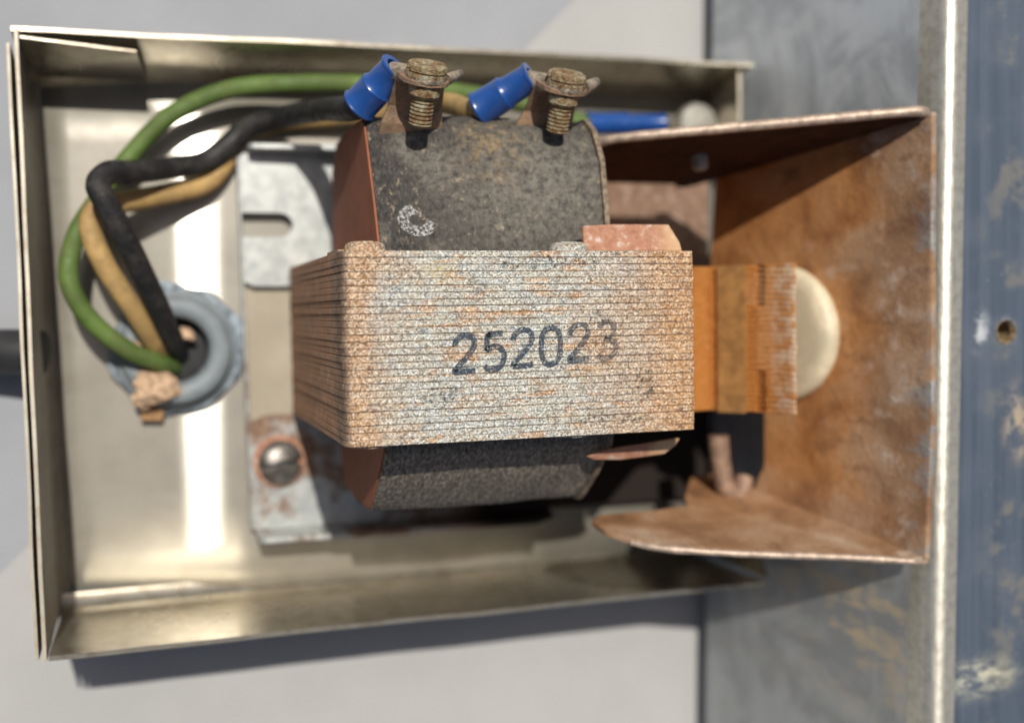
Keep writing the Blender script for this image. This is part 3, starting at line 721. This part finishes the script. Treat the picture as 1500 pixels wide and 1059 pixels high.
# ================================================================== BUSHING, FILLER, CORD
bush = thing('cable_bushing', (5.5, -6.5, .3), 'grey plastic cable bushing in the box floor where the wires come through', 'bushing')
mesh('collar', lathe([(11.2, -1.2), (11.3, 1.2), (11.0, 2.2), (10.2, 2.6), (10.0, 4.2), (9.4, 5.0), (8.2, 5.3), (7.0, 5.1), (6.3, 4.6), (6.0, 3.8), (6.0, 0), (6.0, -2.6), (5.0, -3.0), (.01, -3.2)], (5.5, -6.5, .3), (0, 0, 1), 56, cap=False), 'grommet', bush, smooth=True)
mesh('corroded_washer', lathe([(10.2, -.9), (12.1, -.9), (12.3, .5), (11.9, 1.0), (11, 1.25), (10.2, 1.1)], (6.0, -6.3, .45), (0, 0, 1), 72, .16, 5, cap=False), 'sealant', bush, smooth=True)
mesh('added_shade_plug', lathe([(5.9, 0), (5.8, 1.0), (4.6, 1.4), (.01, 1.5)], (5.5, -6.5, -1.6), (0, 0, 1), 32, .05, 2), 'cord', bush, smooth=True)  # added black plug, stands for the shade deep in the bushing
mesh('clamp_tooth', prism([(-1.2, -19.5), (2.6, -19.8), (3.6, -16.2), (-.6, -16.0)], .5, 2.0, AX['Z'], .2), 'strip', bush)
for (c, r, k, lb) in (((1.6, -13.2, 5.2), 3.4, (1.2, .9, .8), 'largest tan crumb of dried filler at the lower rim of the grey bushing'),
                      ((-.6, -15.4, 3.6), 2.0, (1, 1, .9), 'small tan filler crumb just left of the largest crumb, beside the bushing'),
                      ((6.9, -3.6, 3.4), 1.9, (1.1, .7, .8), 'yellowish filler crumb inside the mouth of the grey bushing'),
                      ((-2.2, -4.8, 4.2), 1.9, (1.1, .8, .8), 'tan filler crumb between the green wire and the pale wire')):
    o = mesh('filler_crumb', lump(c, r, r * 7.3, k, 3), 'crumb', smooth=True, base=(c[0], c[1], c[2] - r * k[2]))
    tag(o, lb, 'debris', 'crumbs of dried filler round the bushing')
cd = mesh('power_cord', tube([(-230, -22, TZ + 4.2), (-150, -9, TZ + 4.2), (-90, -6.2, TZ + 4.2), (-50, -6, TZ + 4.3), (-30, -6, 1.5), (-22, -6, 4.5), (-17.4, -6.4, 6.0)], 4.0, 20, 10, .01), 'cord', smooth=True, base=(-120, -8, TZ))
tag(cd, 'thick black power cord leaving through the left wall of the box', 'cord')

# ================================================================== WIRES
def sleeve(parent, a_, b_, r):
    a_, b_ = Vector(a_), Vector(b_); dd = (b_ - a_); L_ = dd.length
    return mesh('crimp_sleeve', lathe([(r * .8, 0), (r * 1.08, .05), (r * 1.14, .4), (r * 1.04, .8), (r * 1.02, L_ * .47), (r * 1.06, L_ * .5), (r * .9, L_ * .56), (r * .87, L_ - .7), (r * .97, L_ - .3), (r * .95, L_), (r * .62, L_), (r * .60, L_ - 2)], a_, dd, 28, cap=False), 'blue', parent, smooth=True)
def lug(parent, c, a_, ear):
    """ring under the screw head, barrel into the sleeve, far ear past the screw"""
    c = Vector(c); a_ = Vector(a_)
    vf = [lathe([(1.9, -.4), (3.0, -.4), (3.1, 0), (3.0, .4), (1.9, .4), (1.9, -.4)], c, U, 28, cap=False)]
    dirr = (a_ - c).normalized()
    vf.append(tube([c + dirr * 3.2, c + dirr * 4.2, a_ - dirr * .3], 1.5, 12, 3))
    vf.append(tube([c + SX * 3.2, Vector(ear) * .5 + (c + SX * 3.2) * .5, ear], lambda t: 1.0 - .3 * t, 10, 3, .3))
    mesh('ring_lug', join(*vf), 'zinc', parent, smooth=True)
wb = thing('black_wire', (6.3, -8.2, -2), 'black wire rising from the bushing, bent back sharply toward the left terminal screw', 'wire')
mesh('insulation', tube([(6.3, -8.2, -2.4), (5.6, -6.4, 2), (4.4, -3.6, 8), (2.0, 2.5, 13), (-2.7, 13.2, 19), (-5.8, 19.6, 21), (-6.6, 22.2, 20.4), (-4.8, 24.3, 18.2), (-1.5, 24.8, 15), (5.6, 26.5, 9), (11.5, 28.2, 5.4), (15.6, 31.2, 5.2), (19.5, 34.6, 6), (25.0, 36.0, 10), (30.2, 35.2, 24), (32.4, 32.6, 41), (33.4, 32.7, 45.2)], 2.05), 'wire_black', wb, smooth=True)
sleeve(wb, (33.0, 32.2, 44.8), (37.9, 37.4, 50.6), 2.7)
lug(wb, (41.3, 34.95, 55.8), (37.2, 36.8, 50.4), (47.2, 36.3, 54.2))
wt = thing('tan_wire', (4.3, -8.7, -1), 'yellowed pale wire lying under the black wire, leading to the right terminal screw', 'wire')
mesh('insulation', tube([(3.6, -9.2, -2.4), (2.6, -6.8, 3), (1.2, -4.0, 7.5), (-1.6, 1.0, 10.5), (-6.2, 8.8, 12.4), (-8.4, 15.6, 12.4), (-6.6, 19.2, 11.4), (-1.1, 20.6, 8.6), (6.6, 22.6, 5.4), (11.6, 24.4, 3.4), (14.8, 27.6, 2.6), (18.6, 33.8, 2.3), (26, 36.6, 2.6), (36, 37.6, 4), (46, 38.4, 8), (52.0, 37, 25), (52.4, 33.0, 40.5), (53.2, 32.8, 45.2)], 1.95), 'wire_tan', wt, smooth=True)
sleeve(wt, (52.6, 32.5, 44.8), (60.0, 37.0, 50.6), 2.7)
lug(wt, (63.6, 34.65, 55.8), (59.2, 36.6, 50.2), (69.6, 36.0, 54.2))
wg = thing('green_wire', (5, -9.4, -1), 'green wire looping round the left of the box and along its upper wall', 'wire')
mesh('insulation', tube([(5.6, -10.2, -2.4), (4.2, -9.6, 2), (1.8, -8.4, 6.2), (-3.1, -6.0, 9), (-9.1, -.4, 10.6), (-12.2, 6.5, 11.6), (-11.1, 13.7, 9.8), (-8.0, 19.5, 7.6), (-2.6, 27.5, 5.6), (5.3, 36.0, 6), (15.8, 41.0, 8), (28.3, 42.4, 10), (40.7, 42.4, 12), (55.2, 42.0, 12), (70.2, 40.2, 12), (80.7, 36.9, 14), (84.8, 36.0, 15)], 1.7), 'wire_green', wg, smooth=True)
sleeve(wg, (83.5, 36.1, 14.9), (100.2, 36.8, 15.0), 2.1)
mesh('ring_lug', join(tube([(99.5, 36.8, 15), (103, 37.2, 11), (108.6, 37.8, 4.4)], lambda t: 1.4 - .4 * t, 12, 4), lathe([(2.0, -.4), (4.4, -.4), (4.4, .4), (2.0, .4), (2.0, -.4)], (112.6, 38.4, 3.9), (0, 0, 1), 28, cap=False)), 'zinc', wg, smooth=True)
